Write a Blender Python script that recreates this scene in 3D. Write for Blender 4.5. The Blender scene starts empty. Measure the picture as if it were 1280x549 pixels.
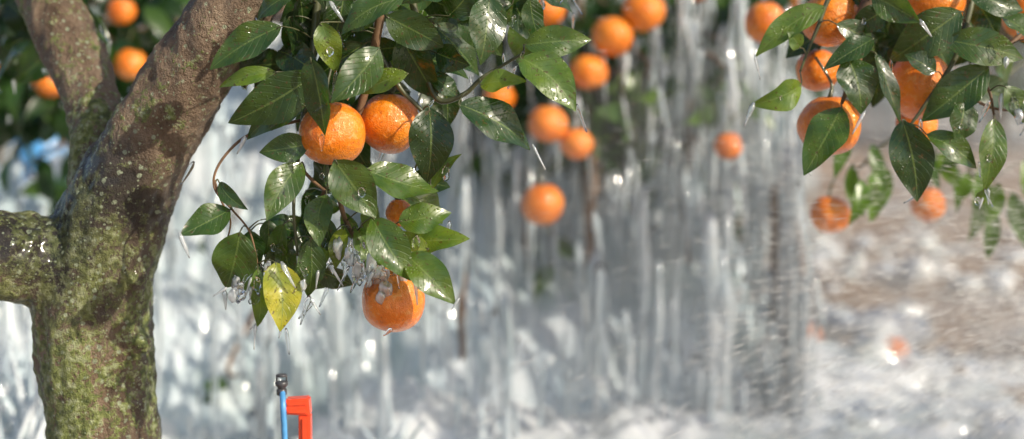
import bpy, math, random
import numpy as np
from mathutils import Vector, noise
random.seed(7)
R=random.random
def U(a,b): return a+(b-a)*random.random()
scene=bpy.context.scene
CAMH=0.8; F=1778.0; HOR=110.0
def W(u,v,d):
    """image pixel (u, v) plus chosen depth d -> world metres (x right, y depth, z up)"""
    return Vector(((u-640)/F*d, d, CAMH+(HOR-v)/F*d))

# ---------------------------------------------------------------- materials
def newmat(name):
    m=bpy.data.materials.new(name); m.use_nodes=True
    nt=m.node_tree; nt.nodes.clear()
    out=nt.nodes.new('ShaderNodeOutputMaterial')
    return m,nt,out
def N(nt,t,**kw):
    n=nt.nodes.new(t)
    for k,v in kw.items():
        if k in n.inputs: n.inputs[k].default_value=v
        else: setattr(n,k,v)
    return n
def L(nt,a,b): nt.links.new(a,b)
def ramp(nt,fac,stops,interp='LINEAR'):
    r=nt.nodes.new('ShaderNodeValToRGB'); r.color_ramp.interpolation=interp
    e=r.color_ramp.elements
    while len(e)<len(stops): e.new(0.5)
    for i,(p,c) in enumerate(stops):
        e[i].position=p; e[i].color=(c[0],c[1],c[2],1) if not isinstance(c,(int,float)) else (c,c,c,1)
    L(nt,fac,r.inputs[0]); return r.outputs[0]
def mix(nt,fac,a,b,mode='MIX'):
    m=nt.nodes.new('ShaderNodeMix'); m.data_type='RGBA'; m.blend_type=mode
    for s,i in ((fac,0),(a,6),(b,7)):
        if hasattr(s,'is_linked') or hasattr(s,'links'): L(nt,s,m.inputs[i])
        elif isinstance(s,(int,float)): m.inputs[i].default_value=s if i==0 else (s,s,s,1)
        else: m.inputs[i].default_value=(s[0],s[1],s[2],1)
    return m.outputs[2]
def math_(nt,op,a,b=None,c=None):
    m=nt.nodes.new('ShaderNodeMath'); m.operation=op
    for i,s in enumerate((a,b,c)):
        if s is None: continue
        if isinstance(s,(int,float)): m.inputs[i].default_value=s
        else: L(nt,s,m.inputs[i])
    return m.outputs[0]
def tex(nt,kind,scale,co,**kw):
    n=nt.nodes.new(kind); n.inputs['Scale'].default_value=scale
    for k,v in kw.items():
        if k in n.inputs: n.inputs[k].default_value=v
        else: setattr(n,k,v)
    L(nt,co,n.inputs['Vector']); return n

def leaf_mat(name,wet=1.0,bright=1.0):
    m,nt,out=newmat(name)
    at=N(nt,'ShaderNodeAttribute',attribute_name='tone'); sep=N(nt,'ShaderNodeSeparateColor'); L(nt,at.outputs['Color'],sep.inputs[0])
    uv=N(nt,'ShaderNodeTexCoord'); su=N(nt,'ShaderNodeSeparateXYZ'); L(nt,uv.outputs['UV'],su.inputs[0])
    cx=math_(nt,'ABSOLUTE',math_(nt,'SUBTRACT',su.outputs[0],0.5))
    mid=math_(nt,'LESS_THAN',cx,0.022)
    vn=math_(nt,'SINE',math_(nt,'MULTIPLY',math_(nt,'SUBTRACT',su.outputs[1],math_(nt,'MULTIPLY',cx,0.55)),58))
    vein=ramp(nt,vn,[(0.86,0.0),(1.0,1.0)])
    base=ramp(nt,sep.outputs[0],[(0.0,(0.007*bright,0.022*bright,0.007*bright)),(0.35,(0.020*bright,0.055*bright,0.013*bright)),(0.65,(0.075*bright,0.145*bright,0.020*bright)),(1.0,(0.36*bright,0.36*bright,0.03*bright))])
    ob=uv.outputs['Object']
    n1=tex(nt,'ShaderNodeTexNoise',38,ob,Detail=2.0)
    col=mix(nt,ramp(nt,n1.outputs[0],[(0.35,0.0),(0.7,1.0)]),base,mix(nt,1.0,base,(2.0,1.5,0.9),'MULTIPLY'))
    col=mix(nt,math_(nt,'MULTIPLY',vein,0.13),col,(0.10,0.17,0.05))
    col=mix(nt,math_(nt,'MULTIPLY',mid,0.5),col,(0.17,0.24,0.07))
    n2=tex(nt,'ShaderNodeTexNoise',190,ob,Detail=1.0)
    spot=math_(nt,'MULTIPLY',ramp(nt,n2.outputs[0],[(0.66,0.0),(0.70,1.0)]),0.8)
    col=mix(nt,spot,col,(0.07,0.05,0.015))
    geo=N(nt,'ShaderNodeNewGeometry')
    col=mix(nt,math_(nt,'MULTIPLY',geo.outputs['Backfacing'],0.45),col,(0.10,0.15,0.06))
    p=N(nt,'ShaderNodeBsdfPrincipled'); L(nt,col,p.inputs['Base Color'])
    rg=ramp(nt,tex(nt,'ShaderNodeTexNoise',60,ob,Detail=1.0).outputs[0],[(0.3,0.2),(0.7,0.5)]); L(nt,rg,p.inputs['Roughness'])
    p.inputs['Coat Weight'].default_value=0.6*wet; p.inputs['Coat Roughness'].default_value=0.06
    vo=tex(nt,'ShaderNodeTexVoronoi',230,ob)
    drop=ramp(nt,vo.outputs['Distance'],[(0.0,1.0),(0.30,0.0)])
    dm=ramp(nt,n1.outputs[0],[(0.46,0.0),(0.56,1.0)])
    h=math_(nt,'ADD',math_(nt,'MULTIPLY',math_(nt,'MULTIPLY',drop,dm),1.2*wet),math_(nt,'MULTIPLY',math_(nt,'ADD',vein,mid),-0.35))
    h=math_(nt,'ADD',h,math_(nt,'MULTIPLY',n1.outputs[0],2.4))
    b=N(nt,'ShaderNodeBump',Strength=0.6,Distance=0.0016); L(nt,h,b.inputs['Height']); L(nt,b.outputs[0],p.inputs['Normal']); L(nt,b.outputs[0],p.inputs['Coat Normal'])
    tr=N(nt,'ShaderNodeBsdfTranslucent'); L(nt,mix(nt,1.0,col,(2.6,2.6,1.0),'MULTIPLY'),tr.inputs[0])
    ms=N(nt,'ShaderNodeMixShader'); ms.inputs[0].default_value=0.3
    L(nt,p.outputs[0],ms.inputs[1]); L(nt,tr.outputs[0],ms.inputs[2]); L(nt,ms.outputs[0],out.inputs[0])
    return m
def leaf_far():
    m,nt,out=newmat('citrus_leaf_far'); B=1.4
    at=N(nt,'ShaderNodeAttribute',attribute_name='tone'); sep=N(nt,'ShaderNodeSeparateColor'); L(nt,at.outputs['Color'],sep.inputs[0])
    c=ramp(nt,sep.outputs[0],[(0.0,(0.008*B,0.022*B,0.007*B)),(0.35,(0.024*B,0.058*B,0.013*B)),(0.65,(0.08*B,0.145*B,0.020*B)),(1.0,(0.3*B,0.3*B,0.03*B))])
    p=N(nt,'ShaderNodeBsdfPrincipled'); L(nt,c,p.inputs['Base Color']); p.inputs['Roughness'].default_value=.3
    tr=N(nt,'ShaderNodeBsdfTranslucent'); L(nt,mix(nt,1.0,c,(2.4,2.4,1.0),'MULTIPLY'),tr.inputs[0])
    ms=N(nt,'ShaderNodeMixShader'); ms.inputs[0].default_value=0.3
    L(nt,p.outputs[0],ms.inputs[1]); L(nt,tr.outputs[0],ms.inputs[2]); L(nt,ms.outputs[0],out.inputs[0]); return m
def orange_mat():
    m,nt,out=newmat('orange_peel')
    tc=N(nt,'ShaderNodeTexCoord'); ob=tc.outputs['Object']
    n1=tex(nt,'ShaderNodeTexNoise',22,ob,Detail=3.0,Roughness=0.6)
    col=ramp(nt,n1.outputs[0],[(0.25,(0.64,0.125,0.001)),(0.5,(0.80,0.20,0.003)),(0.75,(0.86,0.28,0.010))])
    n3=tex(nt,'ShaderNodeTexNoise',150,ob,Detail=3.0)
    col=mix(nt,ramp(nt,n3.outputs[0],[(0.56,0.0),(0.68,0.40)]),col,(0.86,0.46,0.15))
    col=mix(nt,ramp(nt,n3.outputs[0],[(0.32,0.42),(0.42,0.0)]),col,(0.32,0.075,0.01))
    p=N(nt,'ShaderNodeBsdfPrincipled'); L(nt,col,p.inputs['Base Color'])
    p.inputs['Roughness'].default_value=0.42; p.inputs['Specular IOR Level'].default_value=0.35
    p.inputs['Coat Weight'].default_value=0.85; p.inputs['Coat Roughness'].default_value=0.05
    vo=tex(nt,'ShaderNodeTexVoronoi',620,ob)
    h=math_(nt,'ADD',math_(nt,'MULTIPLY',vo.outputs['Distance'],0.6),math_(nt,'MULTIPLY',n3.outputs[0],1.9))
    b=N(nt,'ShaderNodeBump',Strength=0.65,Distance=0.0014); L(nt,h,b.inputs['Height']); L(nt,b.outputs[0],p.inputs['Normal'])
    L(nt,b.outputs[0],p.inputs['Coat Normal'])
    L(nt,p.outputs[0],out.inputs[0]); return m
def bark_mat():
    m,nt,out=newmat('lichen_bark')
    tc=N(nt,'ShaderNodeTexCoord'); ob=tc.outputs['Object']
    mp=N(nt,'ShaderNodeMapping'); mp.inputs['Scale'].default_value=(1,1,0.45); L(nt,ob,mp.inputs[0])
    n1=tex(nt,'ShaderNodeTexNoise',26,mp.outputs[0],Detail=6.0,Roughness=0.7)
    col=ramp(nt,n1.outputs[0],[(0.3,(0.080,0.050,0.031)),(0.5,(0.215,0.147,0.097)),(0.72,(0.38,0.29,0.205))])
    v=N(nt,'ShaderNodeVectorMath',operation='DISTANCE'); L(nt,ob,v.inputs[0]); v.inputs[1].default_value=W(85,270,1.88)
    nw=tex(nt,'ShaderNodeTexNoise',9,ob,Detail=4.0)
    wet=ramp(nt,math_(nt,'ADD',v.outputs['Value'],math_(nt,'MULTIPLY',nw.outputs[0],0.34)),[(0.23,0.94),(0.34,0.0)])
    sp=N(nt,'ShaderNodeSeparateXYZ'); L(nt,ob,sp.inputs[0])
    rx=N(nt,'ShaderNodeMapRange'); L(nt,math_(nt,'ADD',sp.outputs[0],math_(nt,'MULTIPLY',nw.outputs[0],0.12)),rx.inputs[0])
    rx.inputs[1].default_value=-0.49; rx.inputs[2].default_value=-0.43; rx.inputs[3].default_value=0.0; rx.inputs[4].default_value=0.75
    rz=N(nt,'ShaderNodeMapRange'); L(nt,sp.outputs[2],rz.inputs[0]); rz.inputs[1].default_value=.66; rz.inputs[2].default_value=.5
    right_dark=math_(nt,'MULTIPLY',rx.outputs[0],rz.outputs[0])  # lower trunk gets darker and glossier towards its right side
    low=N(nt,'ShaderNodeMapRange'); L(nt,sp.outputs[2],low.inputs[0])
    low.inputs[1].default_value=0.85; low.inputs[2].default_value=0.55; low.inputs[3].default_value=0.015; low.inputs[4].default_value=0.105
    left=N(nt,'ShaderNodeMapRange'); L(nt,sp.outputs[0],left.inputs[0])
    left.inputs[1].default_value=-0.48; left.inputs[2].default_value=-0.58; left.inputs[3].default_value=-0.045; left.inputs[4].default_value=0.03
    n2=tex(nt,'ShaderNodeTexNoise',62,ob,Detail=5.0,Roughness=0.8)
    a=math_(nt,'ADD',n2.outputs[0],math_(nt,'ADD',low.outputs[0],left.outputs[0]))
    a=math_(nt,'ADD',a,math_(nt,'MULTIPLY',math_(nt,'SUBTRACT',nw.outputs[0],0.5),0.40))
    lm=ramp(nt,a,[(0.56,0.0),(0.61,1.0)])
    lc=ramp(nt,tex(nt,'ShaderNodeTexNoise',90,ob,Detail=2.0).outputs[0],[(0.35,(0.08,0.115,0.03)),(0.52,(0.23,0.28,0.075)),(0.66,(0.42,0.47,0.26))])
    col=mix(nt,wet,col,(0.014,0.012,0.010)); col=mix(nt,right_dark,col,(0.035,0.022,0.013))
    col=mix(nt,math_(nt,'MULTIPLY',lm,math_(nt,'SUBTRACT',0.9,math_(nt,'MULTIPLY',wet,0.5))),col,lc)
    for sc_,th in ((62,0.39),(130,0.38)):
        vo=tex(nt,'ShaderNodeTexVoronoi',sc_,ob,Randomness=1.0)
        ps=ramp(nt,math_(nt,'ADD',vo.outputs['Distance'],math_(nt,'MULTIPLY',n2.outputs[0],0.55)),[(th+.03,1.0),(th+.09,0.0)])
        col=mix(nt,math_(nt,'MULTIPLY',ps,0.75),col,(0.37,0.43,0.29))
    p=N(nt,'ShaderNodeBsdfPrincipled'); L(nt,col,p.inputs['Base Color'])
    L(nt,ramp(nt,n1.outputs[0],[(0.3,0.4),(0.7,0.8)]),p.inputs['Roughness'])
    p.inputs['Coat Roughness'].default_value=0.12
    L(nt,math_(nt,'MULTIPLY',math_(nt,'MAXIMUM',wet,right_dark),0.5),p.inputs['Coat Weight'])
    h=math_(nt,'ADD',math_(nt,'MULTIPLY',n1.outputs[0],1.3),math_(nt,'MULTIPLY',n2.outputs[0],1.3))
    b=N(nt,'ShaderNodeBump',Strength=1.0,Distance=0.014); L(nt,h,b.inputs['Height']); L(nt,b.outputs[0],p.inputs['Normal'])
    L(nt,p.outputs[0],out.inputs[0]); return m
def simple(name,col,rough=0.5,bumps=None,var=0.3,coat=0.0,scale=40):
    m,nt,out=newmat(name); tc=N(nt,'ShaderNodeTexCoord')
    n=tex(nt,'ShaderNodeTexNoise',scale,tc.outputs['Object'],Detail=3.0)
    c=mix(nt,ramp(nt,n.outputs[0],[(0.3,0.0),(0.7,1.0)]),[x*(1-var) for x in col],[min(1,x*(1+var)) for x in col])
    p=N(nt,'ShaderNodeBsdfPrincipled'); L(nt,c,p.inputs['Base Color']); p.inputs['Roughness'].default_value=rough; p.inputs['Coat Weight'].default_value=coat
    b=N(nt,'ShaderNodeBump',Strength=0.5,Distance=bumps or 0.001); L(nt,n.outputs[0],b.inputs['Height']); L(nt,b.outputs[0],p.inputs['Normal'])
    L(nt,p.outputs[0],out.inputs[0]); return m
def ice_clear(name='clear_ice'):
    m,nt,out=newmat(name)
    p=N(nt,'ShaderNodeBsdfPrincipled'); p.inputs['Base Color'].default_value=(0.98,0.99,1,1); p.inputs['Roughness'].default_value=0.02
    p.inputs['Transmission Weight'].default_value=1.0; p.inputs['IOR'].default_value=1.31
    L(nt,p.outputs[0],out.inputs[0]); return m
def ice_frost(name,clear=0.5,bscale=30,tint=(0.86,0.91,0.94),dark=(0.62,0.73,0.78),zs=0.25,bd=0.006,pocket=0.55,trl=.3,spec=.05):
    """cloudy ice: scatters and transmits light, clear patches let the inside show"""
    m,nt,out=newmat(name); tc=N(nt,'ShaderNodeTexCoord'); ob=tc.outputs['Object']
    mp=N(nt,'ShaderNodeMapping'); mp.inputs['Scale'].default_value=(1,1,zs); L(nt,ob,mp.inputs[0])
    n=tex(nt,'ShaderNodeTexNoise',bscale,mp.outputs[0],Detail=3.0,Roughness=0.55)
    n2=tex(nt,'ShaderNodeTexNoise',3.6,ob,Detail=2.0)
    c=mix(nt,ramp(nt,n.outputs[0],[(0.36,0.0),(0.62,1.0)]),dark,tint)
    c=mix(nt,ramp(nt,n2.outputs[0],[(0.38,pocket),(0.52,0.0)]),c,(0.27,0.37,0.35))
    n3=tex(nt,'ShaderNodeTexNoise',bscale*1.6,ob,Detail=2.0)
    b=N(nt,'ShaderNodeBump',Strength=0.7,Distance=bd); L(nt,n3.outputs[0],b.inputs['Height'])
    df=N(nt,'ShaderNodeBsdfDiffuse'); L(nt,c,df.inputs[0]); L(nt,b.outputs[0],df.inputs['Normal'])
    last=df
    if trl>0:
        tl=N(nt,'ShaderNodeBsdfTranslucent'); L(nt,c,tl.inputs[0])
        m1=N(nt,'ShaderNodeMixShader'); m1.inputs[0].default_value=trl; L(nt,df.outputs[0],m1.inputs[1]); L(nt,tl.outputs[0],m1.inputs[2]); last=m1
    if clear>0:
        tp=N(nt,'ShaderNodeBsdfTransparent'); tp.inputs[0].default_value=(.93,.97,1,1); m2=N(nt,'ShaderNodeMixShader')
        cr=math_(nt,'MULTIPLY',ramp(nt,n.outputs[0],[(0.38,1.0),(0.66,0.15)]),clear)
        L(nt,cr,m2.inputs[0]); L(nt,last.outputs[0],m2.inputs[1]); L(nt,tp.outputs[0],m2.inputs[2]); last=m2
    gl=N(nt,'ShaderNodeBsdfGlossy'); gl.inputs['Roughness'].default_value=0.09; gl.inputs[0].default_value=(1,1,1,1); L(nt,b.outputs[0],gl.inputs['Normal'])
    fr=N(nt,'ShaderNodeFresnel'); fr.inputs[0].default_value=1.4; L(nt,b.outputs[0],fr.inputs['Normal'])
    m3=N(nt,'ShaderNodeMixShader'); L(nt,math_(nt,'ADD',fr.outputs[0],spec),m3.inputs[0]); L(nt,last.outputs[0],m3.inputs[1]); L(nt,gl.outputs[0],m3.inputs[2])
    L(nt,m3.outputs[0],out.inputs[0]); return m

M_leaf=leaf_mat('citrus_leaf',1.0,1.0); M_leafbg=leaf_far()
M_or=orange_mat(); M_bark=bark_mat()
M_twig=simple('green_twig',(0.07,0.075,0.03),0.5,0.002,0.5,0.3)
M_wood=simple('brown_wood',(0.15,0.085,0.045),0.7,0.006,0.5)
M_clear=ice_clear(); M_icicle=ice_frost('icicle_ice',0.0,26,trl=.45,spec=.14,pocket=.2); M_sheet=ice_frost('curtain_ice',0.0,10,trl=.15)
M_drip=ice_frost('glaze_ice',0.75,60,(.95,.97,1),(.8,.87,.9),.4,.001,0.0,.5,.12)
M_mound=ice_frost('mound_ice',0.0,7,(0.89,0.90,0.90),(0.66,0.69,0.70),.8,0.02,0.35,.0,spec=.08)

# ---------------------------------------------------------------- mesh buffers
class Buf:
    def __init__(s): s.v=[];s.f=[];s.uv=[];s.t=[]
    def obj(s,name,mat,parent=None,smooth=True,tones=False):
        me=bpy.data.meshes.new(name); me.from_pydata([tuple(p) for p in s.v],[],s.f); me.materials.append(mat)
        if smooth: me.polygons.foreach_set('use_smooth',[True]*len(me.polygons))
        if s.uv:
            ul=me.uv_layers.new(name='UVMap'); idx=np.empty(len(me.loops),dtype=np.int32); me.loops.foreach_get('vertex_index',idx)
            ul.data.foreach_set('uv',np.array(s.uv,dtype=np.float32)[idx].ravel())
        if s.t:
            a=me.color_attributes.new('tone','FLOAT_COLOR','POINT'); t=np.ones((len(s.v),4),dtype=np.float32); t[:,0]=s.t; a.data.foreach_set('color',t.ravel())
        me.update()
        o=bpy.data.objects.new(name,me); scene.collection.objects.link(o)
        if parent: o.parent=parent
        return o
def empty(name,loc=(0,0,0)):
    e=bpy.data.objects.new(name,None); e.empty_display_size=0.1; scene.collection.objects.link(e); return e
def leaf(b,base,tip,width,normal,tone,arch=0.08,fold=0.25,nl=10,nc=3,twist=0.0,wave=0.0):
    Lv=tip-base; ln=Lv.length
    if ln<1e-4: return
    t=Lv/ln; n=normal-t*normal.dot(t)
    if n.length<1e-3: n=Vector((0.3,-1,0.2))-t*Vector((0.3,-1,0.2)).dot(t)
    n.normalize(); s=t.cross(n); i0=len(b.v); ph=U(0,6)
    side=U(-0.07,0.07)*ln; tk=U(-.1,.2)
    for i in range(nl+1):
        v=i/nl; prof=(math.sin(math.pi*min(1,v**0.85)))**0.8*(1.0-0.25*v*v)
        w=width*0.5*max(prof,0.02)*1.08
        c=base+Lv*v+n*(arch*ln*4*v*(1-v)-tk*ln*v*v*v)+s*(side*4*v*(1-v))
        a=twist*v; ss=s*math.cos(a)+n*math.sin(a); nn=n*math.cos(a)-s*math.sin(a)
        for j in range(-nc,nc+1):
            q=j/nc
            p=c+ss*(w*q)+nn*(fold*w*(abs(q)**1.3))+nn*(wave*w*math.sin(ph+v*11+q*2)*abs(q))
            b.v.append(p); b.uv.append((q*0.5+0.5,v)); b.t.append(tone)
    m=2*nc+1
    for i in range(nl):
        for j in range(m-1):
            a=i0+i*m+j; b.f.append((a,a+1,a+m+1,a+m))
def catmull(pts,rad,sub):
    P=[pts[0]]+list(pts)+[pts[-1]]; RR=[rad[0]]+list(rad)+[rad[-1]]; op=[];orr=[]
    for i in range(1,len(P)-2):
        for k in range(sub):
            t=k/sub; a,bb,c,d=P[i-1],P[i],P[i+1],P[i+2]
            op.append(0.5*((2*bb)+(c-a)*t+(2*a-5*bb+4*c-d)*t*t+(3*bb-a-3*c+d)*t**3)); orr.append(RR[i]*(1-t)+RR[i+1]*t)
    op.append(P[-2]); orr.append(RR[-2]); return op,orr
def tube(b,pts,rad,sides=8,sub=5,jit=0.0,uv=False):
    pts=[Vector(p) for p in pts]
    if sub>1: pts,rad=catmull(pts,rad,sub)
    i0=len(b.v); n=len(pts); ref=Vector((0.13,1,0.07)).normalized()
    for i in range(n):
        t=(pts[min(i+1,n-1)]-pts[max(i-1,0)]).normalized()
        r0=ref if abs(t.dot(ref))<0.95 else Vector((1,0,0))
        x=t.cross(r0).normalized(); y=t.cross(x)
        for k in range(sides):
            a=2*math.pi*k/sides; rr=rad[i]*(1+U(-jit,jit))
            b.v.append(pts[i]+x*(rr*math.cos(a))+y*(rr*math.sin(a)))
    for i in range(n-1):
        for k in range(sides):
            a=i0+i*sides+k; c=i0+i*sides+(k+1)%sides; b.f.append((a,c,c+sides,a+sides))
    b.f.append(tuple(i0+k for k in range(sides))[::-1]); b.f.append(tuple(i0+(n-1)*sides+k for k in range(sides)))
def sphere(b,c,r,seg=24,rings=16,sq=(1,1,1),nz=0.0,nf=8,dimple=0.0):
    i0=len(b.v); off=Vector((U(0,50),U(0,50),U(0,50)))
    for i in range(rings+1):
        th=math.pi*i/rings
        for j in range(seg):
            ph=2*math.pi*j/seg
            d=Vector((math.sin(th)*math.cos(ph),math.sin(th)*math.sin(ph),math.cos(th)))
            rr=r*(1+nz*noise.noise(d*nf*0.3+off)) - dimple*r*math.exp(-(th/0.22)**2)
            b.v.append(c+Vector((d.x*rr*sq[0],d.y*rr*sq[1],d.z*rr*sq[2])))
    for i in range(rings):
        for j in range(seg):
            a=i0+i*seg+j; c2=i0+i*seg+(j+1)%seg; b.f.append((a,a+seg,c2+seg,c2))
def oranges(name,lst,parent,seg=24,twb=None):
    b=Buf()
    for (u,v,d,r,*e) in lst:
        c=W(u,v,d); rr=r/F*d; sz=e[0] if e else U(0.93,1.0)
        sphere(b,c,rr,seg,seg*2//3,(1,1,sz),0.07,4,0.10)
        if twb is not None:
            top=c+Vector((0,0,rr*sz*0.9)); tube(twb,[top,top+Vector((U(-.01,.01),U(0,.01),rr*0.5)),top+Vector((U(-.03,.03),U(0.0,.03),rr*1.3))],[0.0035,0.002,0.002],6,3)
            for k in range(5):
                a=k*1.256; dd=Vector((math.cos(a),math.sin(a),-0.1))
                sphere(twb,top+dd*0.004,0.0035,6,4,(1,1,0.5))
    return b.obj(name,M_or,parent)

# ---------------------------------------------------------------- near tree
near=empty('orange_tree')
tb=Buf(); D=1.95
def limb(lst):
    pts=[W(u,v,d) for u,v,r,d in lst]; rr=[r/F*d for u,v,r,d in lst]
    tube(tb,pts,rr,20,6)
limb([(150,860,100,1.97),(140,700,80,1.97),(133,600,70,D),(127,520,68,D),(118,450,70,D),(113,380,74,D),(128,310,70,D),(158,235,64,1.94),(203,155,56,1.92),(262,60,50,1.90),(335,-50,46,1.88),(410,-180,40,1.85),(470,-340,30,1.85)])
limb([(140,290,52,1.97),(128,215,44,1.99),(118,140,37,2.02),(95,70,36,2.06),(50,-10,36,2.1),(-20,-110,32,2.15),(-90,-250,24,2.2)])
limb([(120,350,58,1.95),(60,328,55,1.93),(-10,318,56,1.90),(-100,280,50,1.88),(-220,200,42,1.85),(-350,60,32,1.8)])
for k in range(9):
    a=k/9*6.28+U(-.2,.2); c=W(150,860,1.97)
    tube(tb,[Vector((c.x,c.y,0.16)),Vector((c.x+0.08*math.cos(a),c.y+0.08*math.sin(a),0.06)),Vector((c.x+0.2*math.cos(a),c.y+0.2*math.sin(a),-0.03))],[0.05,0.045,0.02],10,4)
for (u,v,r) in [(150,205,24),(75,420,20),(165,345,18),(90,300,22),(175,430,14),(205,215,16)]:
    sphere(tb,W(u,v,D-0.035),r/F*D,14,10)
tr=tb.obj('trunk',M_bark)
md=tr.modifiers.new('r','REMESH'); md.mode='VOXEL'; md.voxel_size=0.005; md.use_smooth_shade=True
sm=tr.modifiers.new('s','SMOOTH'); sm.factor=0.7; sm.iterations=8
dg=bpy.context.evaluated_depsgraph_get(); me2=bpy.data.meshes.new_from_object(tr.evaluated_get(dg))
tr.modifiers.clear(); tr.data=me2
if not me2.materials: me2.materials.append(M_bark)
co=np.empty(len(me2.vertices)*3); me2.vertices.foreach_get('co',co); nn=np.empty_like(co); me2.vertices.foreach_get('normal',nn)
co=co.reshape(-1,3); nn=nn.reshape(-1,3)
for i in range(len(co)):
    p=Vector(co[i]); q=Vector((p.x*14,p.y*14,p.z*5))
    h=0.009*noise.noise(q)+0.0055*noise.noise(q*3)+0.0028*noise.noise(p*90)
    co[i]+=nn[i]*h
me2.vertices.foreach_set('co',co.ravel()); me2.polygons.foreach_set('use_smooth',[True]*len(me2.polygons)); me2.update(); tr.parent=near

twb=Buf(); twig_pts=[]
def twig(lst,r0,r1,wood=None):
    pts=[W(*p) for p in lst]; n=len(pts); rr=[r0+(r1-r0)*i/(n-1) for i in range(n)]
    tube(wood or twb,pts,rr,8,6)
    pp,_=catmull(pts,rr,10); twig_pts.extend(pp)
woodb=Buf()
twig([(385,-130,1.87),(430,-110,1.84),(470,-70,1.82),(478,-10,1.82),(470,50,1.82),(455,120,1.84),(432,190,1.84),(425,250,1.83),(445,300,1.82),(480,335,1.82)],0.009,0.002,woodb)
twig([(385,-130,1.87),(400,-60,1.86),(395,20,1.85),(388,90,1.84),(380,140,1.83),(372,200,1.82),(367,260,1.80),(372,320,1.8)],0.007,0.0015)
twig([(378,150,1.84),(345,158,1.82),(305,172,1.80),(274,205,1.79),(268,235,1.79),(290,262,1.79),(312,290,1.79),(322,330,1.79)],0.0022,0.0011,woodb)
twig([(268,225,1.79),(276,250,1.79),(288,275,1.79),(284,300,1.79)],0.0016,0.001,woodb)
twig([(450,-90,1.84),(500,-40,1.83),(520,20,1.83),(530,80,1.83),(548,125,1.82),(580,118,1.81),(602,98,1.80),(628,82,1.80),(655,66,1.79)],0.006,0.0016)
twig([(470,60,1.82),(500,110,1.82),(528,140,1.82),(540,170,1.82)],0.004,0.002)
twig([(430,200,1.84),(405,240,1.83),(392,280,1.82),(388,330,1.82)],0.003,0.0014,woodb)
twig([(372,205,1.82),(390,225,1.81),(408,240,1.8)],0.0025,0.002,woodb)
twig([(500,-40,1.83),(570,-50,1.83),(625,-40,1.82),(665,-20,1.81),(672,10,1.8)],0.005,0.002)
twig([(570,-50,1.83),(600,-20,1.82),(607,5,1.8)],0.003,0.0015)
lb=Buf(); tips=[]
def hleaf(u0,v0,u1,v1,w,tone,d=1.78,dd=None,face=None,fold=0.22,arch=None,tw=None):
    if dd is None: dd=U(-0.03,0.03)
    b=W(u0,v0,d); t=W(u1,v1,d+dd); tips.append((b,t))
    nrm=face or Vector((U(-0.5,0.5),-1,U(-0.1,0.7)))
    leaf(lb,b,t,w*1.10/F*d,nrm,tone+U(-.05,.05),U(0.0,0.14) if arch is None else arch,fold+U(-.1,.1),14,4,U(-0.5,0.5) if tw is None else tw,0.14)
    near_p=min(twig_pts,key=lambda q:(q-b).length_squared)
    if (near_p-b).length<0.12:
        mid=(near_p+b)/2+Vector((0,0,0.004)); tube(twb,[near_p,mid,b,b+(t-b)*0.08],[0.0012,0.001,0.001,0.0007],5,3)
FG=[(352,33,264,88,40,.36,1.76),(396,92,288,152,52,.30,1.75),(345,90,272,108,20,.66,1.80),(384,130,305,174,32,.40,1.77),(368,-8,322,26,30,.35,1.78),
(402,28,418,92,30,.62,1.75),(388,72,402,172,40,.34,1.73),(474,60,412,130,42,.42,1.76),(510,92,448,114,26,.66,1.79),(505,-2,425,42,36,.38,1.77),
(482,20,556,60,42,.40,1.78),(500,45,545,128,46,.20,1.81),(386,180,324,190,33,.38,1.78),(377,203,333,277,38,.45,1.78),(418,200,470,272,48,.44,1.75),
(458,212,546,242,46,.50,1.76),(536,134,533,228,50,.16,1.79),(498,278,562,262,36,.52,1.78),(465,272,516,352,44,.46,1.77),(508,318,571,377,42,.48,1.77),
(288,262,225,294,38,.42,1.78),(300,290,282,366,50,.44,1.77),(312,288,322,335,30,.30,1.80),(344,328,351,414,44,.78,1.78),(322,336,325,408,26,.55,1.79),
(388,298,386,374,32,.42,1.79),(408,243,398,308,32,.50,1.79),(274,228,308,262,18,.32,1.79),(573,130,669,184,50,.26,1.76),(612,-4,604,76,46,.28,1.78),
(655,56,739,50,36,.46,1.77),(650,72,722,134,50,.56,1.76),(600,106,656,100,28,.70,1.78),(663,-4,674,50,26,.30,1.79),(545,66,588,82,32,.18,1.82),
(430,285,415,335,22,.70,1.80),(445,285,478,342,30,.5,1.81),(538,238,575,188,16,.50,1.80),(535,312,496,288,20,.72,1.81),(420,0,360,-30,30,.4,1.78),
(560,-10,500,-2,34,.3,1.8),(440,40,480,-10,34,.45,1.8),(430,140,478,175,26,.2,1.84),(455,150,515,130,30,.15,1.86),(355,280,345,330,26,.5,1.8),(470,255,455,300,24,.62,1.79),
(365,300,332,345,28,.36,1.81),(350,300,362,362,26,.28,1.81),(405,270,425,322,24,.38,1.81),(560,20,590,-15,36,.3,1.82),(540,95,575,120,26,.28,1.83),(640,5,560,10,26,.22,1.84)]
for t in FG: hleaf(*t)
def fill(n,u0,u1,v0,v1,d0,d1,tones,ln=(60,92)):
    for _ in range(n):
        u,v,d=U(u0,u1),U(v0,v1),U(d0,d1); a=U(0.15,math.pi-0.15) if R()<0.8 else U(0,6.28); l=U(*ln)
        hleaf(u,v,u+math.cos(a)*l,v+math.sin(a)*l*0.9,U(0.42,0.56)*l,random.choice(tones),d,U(-0.05,0.05),Vector((U(-1,1),-1,U(-.4,1))))
fill(46,330,560,-70,120,1.83,2.02,(.1,.18,.25,.32,.42))
fill(14,380,540,110,260,1.90,1.98,(.1,.2,.3,.42))
fill(12,390,520,210,310,1.83,1.93,(.2,.3,.42,.55),(45,70))
fill(10,310,400,270,340,1.82,1.88,(.2,.3,.42),(40,60))
fill(16,540,700,-80,10,1.82,1.98,(.1,.2,.3,.42))
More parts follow.
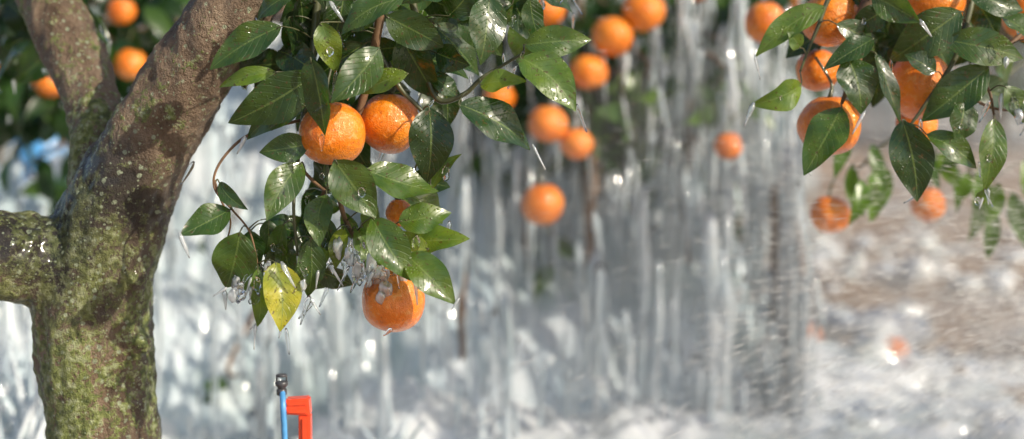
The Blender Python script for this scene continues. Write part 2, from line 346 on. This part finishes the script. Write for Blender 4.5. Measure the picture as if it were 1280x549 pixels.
fill(20,-30,110,-60,60,2.2,2.5,(.06,.15,.2,.3))
lb.obj('foliage',M_leaf,near); tips_n=tips; tips=[]
oranges('oranges',[(416,167,1.80,42),(487,154,1.86,39),(492,376,1.82,40,1.0),(499,266,1.87,17),(470,-60,1.9,40),(560,-90,1.95,40)],near,48,twb)
twb.obj('twigs',M_twig,near); woodb.obj('woody_twigs',M_wood,near)
cb=Buf(); cw=Buf()
def crown(b,wb,cx,cy,cz,rx,ry,rz,nclump,nper,zmin,hub,tones=(.1,.2,.3,.4,.5),ls=0.075,res=(4,1)):
    for k in range(nclump):
        for _ in range(30):
            q=Vector((U(-1,1),U(-1,1),U(-1,1)))
            if 0.45<q.length<1.0 and cz+q.z*rz>zmin+0.15: break
        else: continue
        c=Vector((cx+q.x*rx,cy+q.y*ry,cz+q.z*rz)); tube(wb,[hub,(hub+c)/2+Vector((U(-.1,.1),U(-.1,.1),U(0,.15))),c],[0.018,0.010,0.003],6,4)
        for i in range(nper):
            o=Vector((random.gauss(0,.11),random.gauss(0,.11),random.gauss(0,.10))); p=c+o
            if p.z<zmin: continue
            d=Vector((U(-1,1),U(-1,1),U(-1.1,0.3))).normalized()*ls*U(0.8,1.25)
            leaf(b,p,p+d,ls*0.5,Vector((U(-1,1),U(-1,1),U(0,1.4))),random.choice(tones),0.08,0.2,res[0],res[1])
crown(cb,cw,-0.75,2.6,1.85,0.85,0.6,0.65,24,30,1.2,Vector((-0.42,1.95,1.15)))
cb.obj('upper_crown',M_leafbg,near); cw.obj('upper_boughs',M_wood,near)

# ---------------------------------------------------------------- right tree bough
rt=empty('orange_tree'); lb=Buf(); twb=Buf(); woodb=Buf(); twig_pts=[]
twig([(1580,90,3.9),(1620,-60,3.2),(1560,-150,2.5),(1400,-140,2.1),(1240,-90,2.0),(1130,-50,1.95),(1080,20,1.93),(1070,80,1.92),(1052,130,1.92)],0.04,0.002,woodb)
twig([(1240,-90,2.0),(1220,-20,1.95),(1205,40,1.93),(1190,80,1.92),(1150,140,1.92),(1135,160,1.92)],0.006,0.0016)
twig([(1300,20,1.97),(1255,62,1.94),(1225,80,1.93),(1238,118,1.92),(1243,150,1.92)],0.004,0.0015,woodb)
twig([(1130,-50,1.95),(1050,-20,1.94),(1020,40,1.93),(1000,90,1.93)],0.005,0.0015)
twig([(1160,140,1.92),(1200,118,1.92),(1240,135,1.92),(1290,140,1.94)],0.0025,0.0016,woodb)
RG=[(1032,8,944,72,32,.55),(1002,106,944,132,34,.66),(1052,134,1004,216,46,.40),(1060,72,1078,142,48,.25),(1092,48,1030,84,30,.35),(1202,14,1112,78,50,.34),
(1094,66,1120,156,24,.18),(1183,50,1282,72,42,.38),(1236,84,1152,152,46,.36),(1128,150,1148,250,48,.20),(1158,168,1226,206,32,.40),(1243,148,1234,240,32,.44),
(1207,128,1198,180,40,.24),(1045,30,1098,66,30,.30),(1256,108,1284,154,30,.40),(1290,50,1240,20,34,.4),(1090,-6,1150,28,34,.45),(1110,10,1060,36,30,.3),(1000,60,985,40,20,.5),(1170,90,1130,70,28,.2),(1232,236,1226,258,14,.5),(1210,-12,1275,14,36,.3)]
for t in RG: hleaf(*t,1.90)
fill(20,1040,1280,-60,50,2.0,2.15,(.1,.2,.3,.42))
fill(8,1060,1230,40,110,2.03,2.12,(.1,.15,.25),(50,75))
lb.obj('foliage',M_leaf,rt); tips_r=tips[:22]; tips=[]
oranges('oranges',[(1038,24,1.98,37),(1168,2,2.0,38),(1022,88,2.05,27),(1037,157,1.97,40),(1150,108,1.98,39,1.12),(1146,156,2.06,26),(1290,20,2.1,36)],rt,40,twb)
lb2=Buf(); twig_pts=[]; lb=lb2
twig([(1300,60,2.6),(1220,120,2.5),(1120,170,2.5),(1070,215,2.5)],0.006,0.002)
twig([(1220,120,2.5),(1200,180,2.5),(1230,240,2.5)],0.004,0.002)
for (u,v) in [(1065,205),(1078,225),(1095,215),(1110,210),(1175,190),(1190,205),(1210,215),(1235,200),(1250,230),(1265,240),(1280,200),(1220,250),(1060,170),(1090,180),(1200,170),(1245,265),(1150,170),(1230,225)]:
    hleaf(u,v,u+U(-24,26),v+U(40,75),U(16,26),U(.4,.7),U(2.35,2.6))
lb.obj('hanging_shoots',M_leafbg,rt)
oranges('far_oranges',[(1037,268,2.5,25),(1160,256,2.6,22)],rt,24,twb)
twb.obj('twigs',M_twig,rt); woodb.obj('woody_twigs',M_wood,rt)
cb=Buf(); cw=Buf(); hub=Vector((2.06,3.9,0.84))
tube(cw,[Vector((2.08,3.95,-.05)),Vector((2.06,3.92,0.35)),hub,Vector((2.1,3.9,1.3)),Vector((2.1,3.9,1.9))],[.10,.075,.065,.05,.02],14,5)
crown(cb,cw,2.3,4.5,1.75,0.75,0.8,0.65,20,28,1.0,hub)
cb.obj('upper_crown',M_leafbg,rt); cw.obj('trunk_and_boughs',M_wood,rt)

# ---------------------------------------------------------------- frozen tree behind
ft=empty('orange_tree'); lb=Buf(); cw=Buf()
hub=Vector((-0.15,4.7,0.55))
tube(cw,[Vector((-0.15,4.7,-.05)),Vector((-0.17,4.7,.3)),hub,Vector((-.05,4.75,1.1)),Vector((0,4.8,1.8))],[.1,.08,.07,.05,.02],14,5)
def clump(u,v,d,n,sp,tones,ls=0.085,zlo=-9):
    c=W(u,v,d); tube(cw,[hub+Vector((0,0,.3)),(hub+c)/2+Vector((0,0,.35)),c+Vector((0,0,.08)),c],[.02,.012,.006,.003],6,4)
    for _ in range(n):
        p=c+Vector((random.gauss(0,sp),random.gauss(0,sp),random.gauss(0,sp*0.9)))
        d_=Vector((U(-.8,.8),U(-.8,.8),U(-1.3,0.1))).normalized()*ls*U(.8,1.3)
        leaf(lb,p,p+d_,ls*.48,Vector((U(-1,1),-1,U(-.3,1))),random.choice(tones),.08,.2,5,1)
dk=(.04,.1,.18,.28,.4); lt=(.3,.42,.55,.65)
for c in [(560,-10,3.3),(600,40,3.4),(745,160,3.3),(760,190,3.25),(780,60,3.35),(700,60,3.4),(690,20,3.4),(740,0,3.3),(850,0,3.35),(895,20,3.4),(620,130,3.5),(700,120,3.3),(920,0,3.3),(965,60,3.5),(660,90,3.3),(790,140,3.3),(740,120,3.2),(720,40,3.25),(770,100,3.25),(640,30,3.3),
          (20,40,3.1),(60,60,3.1),(90,110,3.1),(150,60,3.1),(170,20,3.1),(60,0,3.1),(10,0,3.1),(165,110,3.15),(5,110,3.1),(30,150,3.2)]:
    clump(*c,24,0.05,dk)
for c in [(890,115,3.2),(905,95,3.25),(770,135,3.2),(800,110,3.2),(655,30,3.3),(60,230,3.4)]: clump(*c,9,0.035,lt)
for c in [(900,240,3.5),(930,260,3.5),(690,330,3.35),(665,300,3.4),(870,220,3.5),(300,300,3.4),(590,230,3.45),(300,470,3.1)]: clump(*c,8,0.05,(.3,.4,.5))
for k in range(20): clump(U(250,1000),U(-260,-30),U(3.7,4.6),22,0.10,dk)
lb.obj('foliage',M_leafbg,ft); 
for (u,v0,v1,d) in [(742,230,425,3.15),(735,190,300,3.2),(662,270,340,3.2),(972,290,425,3.1),(968,300,400,3.15),(580,330,450,3.1),(860,180,330,3.3)]:
    tube(cw,[W(u+U(-6,6),v0-60,d),W(u,v0,d),W(u+U(-5,5),(v0+v1)/2,d),W(u+U(-3,3),v1,d)],[.006,.009,.009,.005],7,5,0.15)
cw.obj('trunk_and_boughs',M_wood,ft)
tw=Buf()
oranges('oranges',[(685,12,3.1,22),(766,45,3.05,26),(805,15,3.05,27),(736,90,3.05,24),(685,155,3.0,25),(721,180,3.0,21),(624,122,3.1,20),(678,256,3.0,27),(910,183,3.0,18),(957,28,2.6,27),(700,-30,3.2,25),(870,-20,3.2,25),(560,20,3.3,20),(62,105,3.0,19),(163,80,3.0,20),(152,14,3.0,18)],ft,24,tw)
tw.obj('stems',M_twig,ft)

# ---------------------------------------------------------------- ice curtain
ice=empty('icicle_curtain'); ib=Buf(); icb=Buf()
def sst(a,b,x):
    t=max(0,min(1,(x-a)/(b-a))); return t*t*(3-2*t)
def icicle(b,x,y,z0,z1,r,sides=7):
    n=max(5,int((z0-z1)/0.035)); pts=[];rad=[]; ph=U(0,99); dx=U(-.02,.02)
    for i in range(n+1):
        t=i/n; z=z0+(z1-z0)*t
        pts.append(Vector((x+dx*t+0.010*noise.noise(Vector((ph,z*5,0))),y+0.008*noise.noise(Vector((ph,z*6,7))),z)))
        tp=(1-t)**0.6 if z1>0.05 else 1-0.35*t
        rad.append(max(0.0009,r*tp*(0.35+0.65*min(1,t*5))*(1+0.75*noise.noise(Vector((ph,z*16,3)))+.35*noise.noise(Vector((ph,z*50,3))))))
    tube(b,pts,rad,sides,1)
def ysurf(x):
    return 3.62+0.1*((x+0.1)/0.9)**2+0.16*noise.noise(Vector((x*2.3,0,5)))+.06*noise.noise(Vector((x*7,0,5)))
def skirt(x,z): # the frozen skirt leans outwards towards its foot
    return ysurf(x)-0.62*sst(.9,-.05,z)
XL,XR=-1.40,0.70
def gap(x,z): return x<-1.02 and z>0.62+.1*noise.noise(Vector((x*9,0,0)))
for k in range(430):
    x=U(XL,XR); lay=random.choice((0,0.05,0.10,0.15))
    cl=noise.noise(Vector((x*5,lay*9,1)))
    z0=U(0.1,1.2)
    if gap(x,z0): continue
    ln=(U(0.06,0.28) if R()<.7 else U(.3,.6))*(1+0.7*cl)
    z1=max(0.0,z0-ln)
    y=skirt(x,z1)+lay-.13; big=R()<.3
    icicle(icb if (R()<.25 or big and R()<.45) else ib,x,y,z0,z1,U(.004,.010)*(1+0.6*cl)*(2.3 if big else 1),9 if big else 7)
for k in range(34):
    x=W(random.gauss(992,8),0,3.05).x; z0=U(.3,.85); icicle(icb if k%4==0 else ib,x,3.05+U(-.05,.1),z0,max(0,z0-U(.3,.8)),U(.007,.017))
for k in range(30):
    x=W(U(925,985),0,3.3).x; z0=U(.5,1.05); icicle(ib,x,3.3+U(-.05,.15),z0,z0-U(.2,.5),U(.004,.010))
for k in range(480):
    u=random.choice((U(560,1000),U(620,960),U(780,960))); d=U(3.05,3.5); p=W(u,U(-30,270),d); icicle(icb if R()<.35 else ib,p.x,p.y,p.z,p.z-U(.05,.30),U(.003,.010)*(1.6 if R()<.2 else 1),7)
ib.obj('icicles',M_icicle,ice); icb.obj('clear_icicles',M_clear,ice)
def lobe(x,z,sx,sz,seed):
    d=noise.voronoi(Vector((x*sx,z*sz,seed)))[0][0]
    return math.sqrt(max(0,1-min(1,d*1.15)**2))
def sheet(name,x0,x1,yoff,ztop,nx,nz,mat,amp,seed,hole=0.24):
    b=Buf()
    for i in range(nx+1):
        x=x0+(x1-x0)*i/nx
        for j in range(nz+1):
            t=j/nz; z=ztop*(1-t)-.04
            wx=x+0.05*noise.noise(Vector((x*4,z*5,seed+2)))
            lo=sst(.45,.1,z)
            f=0.55*lobe(wx,z,10,1.8,seed)*(1-.5*lo)+0.30*lobe(wx,z,22,4,seed+5)+0.07*lobe(wx,z,50,20,seed+8)+0.6*noise.noise(Vector((x*5,z*3,seed)))+lo*(.5*noise.noise(Vector((x*7,z*8,seed)))+.15*noise.noise(Vector((x*22,z*22,seed))))
            e=sst(.60,.74,x+.05*noise.noise(Vector((z*8,2,seed))))
            y=skirt(x,z)+yoff-amp*f+ 0.5*e
            b.v.append(Vector((wx,y,z)))
    for i in range(nx):
        for j in range(nz):
            x=x0+(x1-x0)*i/nx; z=ztop*(1-j/nz)
            if gap(x,z) or (x>.6+.09*noise.noise(Vector((z*9,5,seed)))) or (z>0.35 and noise.noise(Vector((x*10,z*3,seed+9)))>hole-0.22*(z>0.85)-.1*(z>.65)): continue
            a=i*(nz+1)+j; b.f.append((a,a+1,a+nz+2,a+nz+1))
    return b.obj(name,mat,ice)
sheet('curtain_front',XL,XR,0.10,1.0,420,120,M_sheet,0.10,2.0,.26)
sheet('curtain_back',XL-.1,XR-.02,0.42,1.25,260,80,M_sheet,0.12,11.0,.5)

def field(name,x0,x1,y0,y1,nx,ny,fz,mat,parent=None):
    b=Buf()
    for j in range(ny+1):
        for i in range(nx+1):
            x=x0+(x1-x0)*i/nx; y=y0+(y1-y0)*j/ny; b.v.append(Vector((x,y,fz(x,y))))
    for j in range(ny):
        for i in range(nx):
            a=j*(nx+1)+i; b.f.append((a,a+1,a+nx+2,a+nx+1))
    return b.obj(name,mat,parent)
def mound(x,y):
    m=sst(2.5,3.3,y)*sst(1.1,0.55,x)*sst(-2.6,-1.9,x)
    p=Vector((x,y,0)); 
    edge=sst(1.75,.9,x+.5*noise.noise(p*1.6)+.35*noise.noise(p*5))
    h=0.07*m+0.03*sst(2.3,2.8,y)*edge-.07*(1-edge)
    e=0.05*noise.noise(p*2.5)+0.03*noise.noise(p*7)+0.022*noise.noise(p*19)+0.010*noise.noise(p*50)
    return h+e*(0.6+m*.8)
field('ice_mound',-2.7,2.0,2.1,4.4,360,190,mound,M_mound)

# ---------------------------------------------------------------- ground
m,nt,out=newmat('frosty_soil'); tc=N(nt,'ShaderNodeTexCoord'); ob=tc.outputs['Object']
n1=tex(nt,'ShaderNodeTexNoise',5,ob,Detail=5.0,Roughness=0.7); n2=tex(nt,'ShaderNodeTexNoise',1.3,ob,Detail=4.0,Roughness=0.6); n3=tex(nt,'ShaderNodeTexNoise',38,ob,Detail=4.0,Roughness=0.7)
c=ramp(nt,n1.outputs[0],[(0.3,(0.16,0.085,0.042)),(0.5,(0.35,0.21,0.115)),(0.7,(0.50,0.34,0.21))])
c=mix(nt,ramp(nt,n3.outputs[0],[(0.45,0.0),(0.7,0.8)]),c,(0.54,0.38,0.24))
c=mix(nt,ramp(nt,math_(nt,'ADD',n2.outputs[0],math_(nt,'MULTIPLY',n3.outputs[0],0.25)),[(0.62,0.0),(0.73,0.8)]),c,(0.72,0.71,0.69))
p=N(nt,'ShaderNodeBsdfPrincipled'); L(nt,c,p.inputs['Base Color']); p.inputs['Roughness'].default_value=0.5
b=N(nt,'ShaderNodeBump',Strength=0.9,Distance=0.04); L(nt,math_(nt,'ADD',n1.outputs[0],n3.outputs[0]),b.inputs['Height']); L(nt,b.outputs[0],p.inputs['Normal']); L(nt,p.outputs[0],out.inputs[0])
M_soil=m
gb=Buf(); xs=np.concatenate([np.linspace(-400,-8,14),np.linspace(-7.5,9,160),np.linspace(10,400,14)]); ys=np.concatenate([np.linspace(-200,-2,8),np.linspace(-1.5,14,170),np.linspace(16,60,12),np.linspace(80,900,10)])
for y in ys:
    for x in xs:
        w=1.0 if abs(x)<8 and -1.5<=y<14 else 0.0
        P_=Vector((x,y,0)); gb.v.append(Vector((x,y,w*(0.05*noise.noise(P_*1.1)+0.035*noise.noise(P_*4)-0.03))))
nx=len(xs)
for j in range(len(ys)-1):
    for i in range(nx-1):
        a=j*nx+i; gb.f.append((a,a+1,a+nx+1,a+nx))
gb.obj('ground',M_soil)

ch=Buf()
for k in range(320):
    y=3.0+R()**1.4*6; x=U(0.6,0.6+y*0.33)
    if noise.noise(Vector((x*1.5,y*1.5,3)))<-.1: continue
    r=U(.01,.045)*(1 if R()<.85 else 1.9); sphere(ch,Vector((x,y,r*0.3)),r,10,7,(U(.8,1.6),U(.8,1.5),U(.5,.9)),1.0,9)
ch.obj('ice_chunks',M_mound)
cl=Buf(); 
for k in range(300):
    y=3.2+R()*7; x=U(0.4,0.6+y*0.36); r=U(.006,.02); sphere(cl,Vector((x,y,r*.3)),r,7,5,(1.3,1.1,.7),0.8,7)
cl.obj('soil_clods',simple('soil_clod',(0.24,0.16,0.10),0.8,0.01,0.5))
fo=Buf()
for (u,v,d,r) in [(1118,436,4.2,24),(1010,418,4.4,12),(2,400,4.2,18)]: 
    rr=0.04; yy=(CAMH-rr)/((v-HOR)/F); sphere(fo,Vector(((u-640)/F*yy,yy,rr*.9)),rr,20,14,(1,1,.95),.05,4)
fo.obj('fallen_oranges',M_or)

# ---------------------------------------------------------------- micro sprinkler
sp=empty('micro_sprinkler')
M_red=simple('red_plastic',(0.85,0.075,0.02),0.35,0.0004,0.12,0.4,90); M_blue=simple('blue_plastic',(0.08,0.30,0.60),0.35,0.0003,0.15,0.3,90); M_blk=simple('black_plastic',(0.05,0.05,0.055),0.4,0.0003,0.3,0.2,90)
def boxb(b,pts2,y0,y1,bev=0.0015):
    import bmesh
    bm=bmesh.new(); vs=[bm.verts.new((p[0],y0,p[1])) for p in pts2]; f=bm.faces.new(vs)
    r=bmesh.ops.extrude_face_region(bm,geom=[f]); bmesh.ops.translate(bm,verts=[e for e in r['geom'] if isinstance(e,bmesh.types.BMVert)],vec=(0,y1-y0,0))
    bmesh.ops.recalc_face_normals(bm,faces=bm.faces); bmesh.ops.bevel(bm,geom=list(bm.edges),offset=bev,segments=2,affect='EDGES')
    i0=len(b.v); bm.verts.index_update()
    for v in bm.verts: b.v.append(v.co.copy())
    for f in bm.faces: b.f.append(tuple(i0+v.index for v in f.verts))
    bm.free()
ds=1.72
def q(u,v): p=W(u,v,ds); return (p.x,p.z)
sb=Buf()
boxb(sb,[q(357,498),q(387,496),q(389,518),q(358,516)],ds-0.011,ds+0.011,0.0018)
boxb(sb,[q(374,517),q(389,517),(q(393,560)[0],.02),(q(385,560)[0],-.06),(q(378,560)[0],.02)],ds-0.009,ds+0.009,0.0015)
sb.obj('stake',M_red,sp,False)
rb=Buf(); boxb(rb,[q(360,501),q(384,500),q(385,504),q(361,505)],ds-0.0125,ds-0.0095,0.0005)
boxb(rb,[q(360,510),q(384,510),q(385,514),q(361,514)],ds-0.0125,ds-0.0095,0.0005)
boxb(rb,[q(379,521),q(384,521),(q(387,560)[0],.06),(q(383,560)[0],.06)],ds-0.0115,ds-0.008,0.0005)
rb.obj('stake_ribs',M_red,sp,False)
bb=Buf(); p0=W(353,488,ds); p1=W(359,560,ds); tube(bb,[p0,W(354,510,ds-0.0155),p1+Vector((0,-.016,0)),Vector((p1.x+.004,ds-.02,0.2)),Vector((p1.x-.03,ds-.02,0.0)),Vector((p1.x-.12,ds+.1,-0.03))],[.0036]*6,12,5); bb.obj('riser_tube',M_blue,sp)
kb=Buf(); c=W(352,490,ds)
for (dz,r,h) in [(-.004,.0062,.008),(.004,.0050,.004),(.007,.0078,.006),(.0185,.0065,.003)]:
    tube(kb,[c+Vector((0,0,dz)),c+Vector((0,0,dz+.0006)),c+Vector((0,0,dz+h-.0006)),c+Vector((0,0,dz+h))],[r*.85,r,r,r*.85],16,1)
for s in (-1,1): tube(kb,[c+Vector((s*.0058,0,.012)),c+Vector((s*.0058,0,.021))],[.0011,.0011],6,1)
kb.obj('spray_head',M_blk,sp)

# ---------------------------------------------------------------- ice on leaves and fruit
gi=Buf(); gd=Buf()
def pick(): return gi if R()<.5 else gd
for (u,v,d,l,r) in [(351,410,1.78,12,2.2),(325,404,1.79,8,2),(386,372,1.79,34,3.2),(283,362,1.77,8,2),(1234,238,1.90,18,2.6),(1226,250,1.9,12,2),(1147,246,1.9,8,2),(1006,212,1.9,8,2.4),
   (372,330,1.78,26,3),(392,380,1.8,18,2.5),(492,414,1.79,6,3.5),(1240,128,1.88,26,3),(300,355,1.77,22,3),(312,362,1.77,14,2.4),(355,330,1.76,30,3),(240,205,1.85,26,4),
   (420,320,1.79,22,3.4),(432,318,1.8,34,3.6),(445,325,1.79,26,4),(455,330,1.79,36,3.4),(462,318,1.78,22,3),(438,335,1.79,28,3),(318,350,1.78,20,3),(306,345,1.78,16,3),(1256,120,1.9,30,3),(1266,125,1.9,18,3),(410,330,1.8,14,3),(470,340,1.77,20,3),(500,345,1.77,16,2.4)]:
    p=W(u,v,d); k=d/F; icicle(pick(),p.x,p.y,p.z+3*k,p.z-l*k,r*k*1.2,8)
for (b_,t_) in tips_n+tips_r:
    if t_.z<b_.z-.02 and R()<.7:
        icicle(pick(),t_.x,t_.y-.001,t_.z+.004,t_.z-U(.010,.032),U(.0022,.0040),8)
    if R()<.5:
        m_=(b_+t_)/2+Vector((U(-.01,.01),-.006,-.004)); sphere(gi,m_,U(.002,.005),12,8,(1,.7,U(1,2.2)),.5,6)
for (cu,cv,d,n,s) in [(440,322,1.79,12,13),(452,345,1.785,8,8),(312,362,1.78,6,12),(360,345,1.78,4,12),(1255,140,1.9,5,14),(1245,70,1.9,4,12)]:
    for _ in range(n):
        p=W(cu+random.gauss(0,s),cv+random.gauss(0,s*.7),d+U(-.015,.015)); sphere(pick(),p,U(.003,.007),16,10,(U(.7,1.3),1,U(1.2,2.6)),0.6,5)
oc=W(492,376,1.82)
for (ax,az,rr_) in [(-.35,.75,.013),(-.1,.85,.012),(-.55,.5,.010),(-.15,.45,.009),(.25,.8,.010),(.05,.6,.009),(-.3,.25,.007)]:
    yy=-math.sqrt(max(0,1-ax*ax-az*az)); sphere(pick(),oc+Vector((ax,yy,az))*.0415,rr_,16,10,(.9,.45,1.3),.5,5)
gi.obj('clear_ice_drops',M_clear); gd.obj('frosted_ice_drops',M_drip)
fg=Buf()
for (cu,n) in [(25,60),(60,30),(480,14)]:
    for _ in range(n):
        d=U(2.5,2.9); x=W(cu+U(-40,40)*(1 if cu<100 else .4),0,d).x; h=U(.12,.34) if cu<100 else U(.14,.20)
        a=U(-.5,.5); tube(fg,[Vector((x,d,0)),Vector((x+a*h*.3,d,h*.6)),Vector((x+a*h,d,h))],[U(.003,.006),.006,.001],6,3,.25)
fg.obj('frozen_grass',M_sheet)

# ---------------------------------------------------------------- grove behind
def grove_tree(x,y,s,mesh=[]):
    e=empty('orange_tree')
    if not mesh:
        b=Buf(); wb=Buf(); hub=Vector((0,0,.7))
        tube(wb,[Vector((0,0,-.05)),Vector((.03,0,.4)),hub,Vector((0,0,1.5)),Vector((0,0,2.3))],[.12,.09,.08,.05,.02],12,4)
        crown(b,wb,0,0,1.5,1.3,1.3,1.15,80,45,.25,hub,(.05,.12,.2,.3,.4),.10,(3,1))
        ob_=Buf()
        for k in range(60):
            a=U(0,6.28); h=U(-.8,.8); rr=1.25*math.sqrt(1-h*h*.7); sphere(ob_,Vector((math.cos(a)*rr,math.sin(a)*rr,1.5+h)),.038,12,8)
        ic=Buf()
        for k in range(260):
            a=U(0,6.28); rr=U(.9,1.35); z=U(.5,1.3); icicle(ic,math.cos(a)*rr,math.sin(a)*rr,z,max(0,z-U(.2,.8)),U(.008,.02),5)
        mesh.extend([b.obj('foliage',M_leafbg,e),wb.obj('trunk_and_boughs',M_wood,e),ob_.obj('oranges',M_or,e),ic.obj('icicles',M_sheet,e)])
    else:
        for src in mesh:
            o=bpy.data.objects.new(src.name.split('.')[0],src.data); scene.collection.objects.link(o); o.parent=e
    e.location=(x,y,0); e.scale=(s,s,s); e.rotation_euler=(0,0,U(0,6.28))
for (x,y,s) in [(-3.3,7.4,1.0),(-5.6,9.2,1.1),(-1.2,8.6,1.0),(1.0,10.5,1.0),(-2.8,12.5,1.1),(-6.5,12.5,1.1),(3.2,20,1.2),(6.5,19,1.2),(0,19,1.2),(9.5,20,1.3),(13,21,1.3),(-4,19,1.2),(-8,18,1.2),(5.2,25,1.3),(8,25,1.3)]:
    grove_tree(x,y,s)
bl=Buf(); c=Vector((-2.05,6.2,0))
pr=[(.12,0),(.13,.04),(.125,.28),(.132,.30),(.125,.32),(.125,.46),(.132,.48),(.125,.50),(.125,.58),(.11,.6),(.05,.605)]
tube(bl,[c+Vector((0,0,z)) for r,z in pr],[r for r,z in pr],24,1); bl.obj('blue_barrel',M_blue)
st=Buf(); tube(st,[Vector((-1.60,5.0,0)),Vector((-1.62,5.0,.4)),Vector((-1.52,5.0,.75))],[.013,.013,.011],8,3); st.obj('irrigation_riser',simple('white_pvc',(.78,.78,.76),.4))

# ---------------------------------------------------------------- water spray (flying droplets, drawn out by their motion)
m,nt,out=newmat('water_droplets')
df=N(nt,'ShaderNodeBsdfDiffuse'); df.inputs[0].default_value=(.98,.97,.95,1)
tl=N(nt,'ShaderNodeBsdfTranslucent'); tl.inputs[0].default_value=(.98,.97,.95,1); m1=N(nt,'ShaderNodeMixShader'); m1.inputs[0].default_value=.5; L(nt,df.outputs[0],m1.inputs[1]); L(nt,tl.outputs[0],m1.inputs[2]); L(nt,m1.outputs[0],out.inputs[0])
wb=Buf()
def jets(src,n,azs,e0,e1,s0,s1,ymin,tmax,rk=1.0):
    for k in range(n):
        az=math.radians(random.gauss(180,azs)); el=math.radians(U(e0,e1)); sp_=U(s0,s1); t=.01+tmax*R()**1.3
        vx,vy,vz=sp_*math.cos(el)*math.cos(az),sp_*math.cos(el)*math.sin(az)*.5,sp_*math.sin(el)
        jx=Vector((U(-.06,.06),U(-.15,.25),U(-.06,.06)))
        def pos(t): return src+jx+Vector((vx*t,vy*t,vz*t-4.9*t*t))
        a=pos(t); c=pos(t+U(.004,.014))
        if a.z<0.02 or a.y<ymin: continue
        if a.x<.35 and R()<.7: continue
        r=U(.00015,.00045)*rk; mid=(a+c)/2; dr=(c-a).normalized(); x=dr.cross(Vector((0,1,0.1))).normalized(); y=dr.cross(x); i0=len(wb.v)
        wb.v.extend([a,mid+x*r,mid-x*r*.5+y*r*.87,mid-x*r*.5-y*r*.87,c])
        wb.f.extend([(i0,i0+1,i0+2),(i0,i0+2,i0+3),(i0,i0+3,i0+1),(i0+4,i0+2,i0+1),(i0+4,i0+3,i0+2),(i0+4,i0+1,i0+3)])
jets(Vector((1.15,2.50,0.20)),9000,34,10,52,2.6,5.0,1.95,.34,1.3)
jets(Vector((1.35,2.2,0.42)),11000,20,5,34,2.3,5.0,1.97,.26,.9)
wb.obj('water_spray',m)
def mist(name,c,r,sq,dens,seg=32):
    m,nt,out=newmat(name); vs=N(nt,'ShaderNodeVolumeScatter'); vs.inputs['Color'].default_value=(1,.965,.90,1); vs.inputs['Density'].default_value=dens; vs.inputs['Anisotropy'].default_value=0.2; L(nt,vs.outputs[0],out.inputs['Volume'])
    mb=Buf(); sphere(mb,Vector(c),r,seg,20,sq,.5,5); mb.obj(name,m)
mist('spray_mist',(1.05,2.7,0.27),1.0,(1.25,.38,.60),.38)
mist('spray_mist',(1.00,2.6,0.14),.5,(1.05,.6,.72),.45)

# ---------------------------------------------------------------- light, world, camera
sd=Vector((0.70,-0.50,0.52)).normalized()   # towards the sun
sun=bpy.data.lights.new('sun','SUN'); sun.energy=5.0; sun.angle=math.radians(.6); sun.color=(1,.90,.74)
so=bpy.data.objects.new('sun',sun); scene.collection.objects.link(so); so.rotation_euler=sd.to_track_quat('Z','Y').to_euler()
w=bpy.data.worlds.new('World'); scene.world=w; w.use_nodes=True; nt=w.node_tree; bg=nt.nodes['Background']
sky=nt.nodes.new('ShaderNodeTexSky'); sky.sky_type='NISHITA'; sky.sun_disc=False; sky.sun_elevation=math.asin(sd.z); sky.sun_rotation=math.atan2(sd.x,sd.y); sky.dust_density=2.0
nt.links.new(sky.outputs[0],bg.inputs[0]); bg.inputs[1].default_value=.15
cam=bpy.data.cameras.new('camera'); co_=bpy.data.objects.new('camera',cam); scene.collection.objects.link(co_); co_.location=(0,0,CAMH); co_.rotation_euler=(math.radians(90),0,0)
cam.lens=50; cam.sensor_width=36; cam.shift_y=-(274.5-HOR)/1280; cam.clip_end=2000; cam.clip_start=.05
cam.dof.use_dof=True; cam.dof.focus_distance=1.80; cam.dof.aperture_fstop=1.7
scene.camera=co_
scene.view_settings.view_transform='Standard'; scene.view_settings.look='None'; scene.view_settings.exposure=0
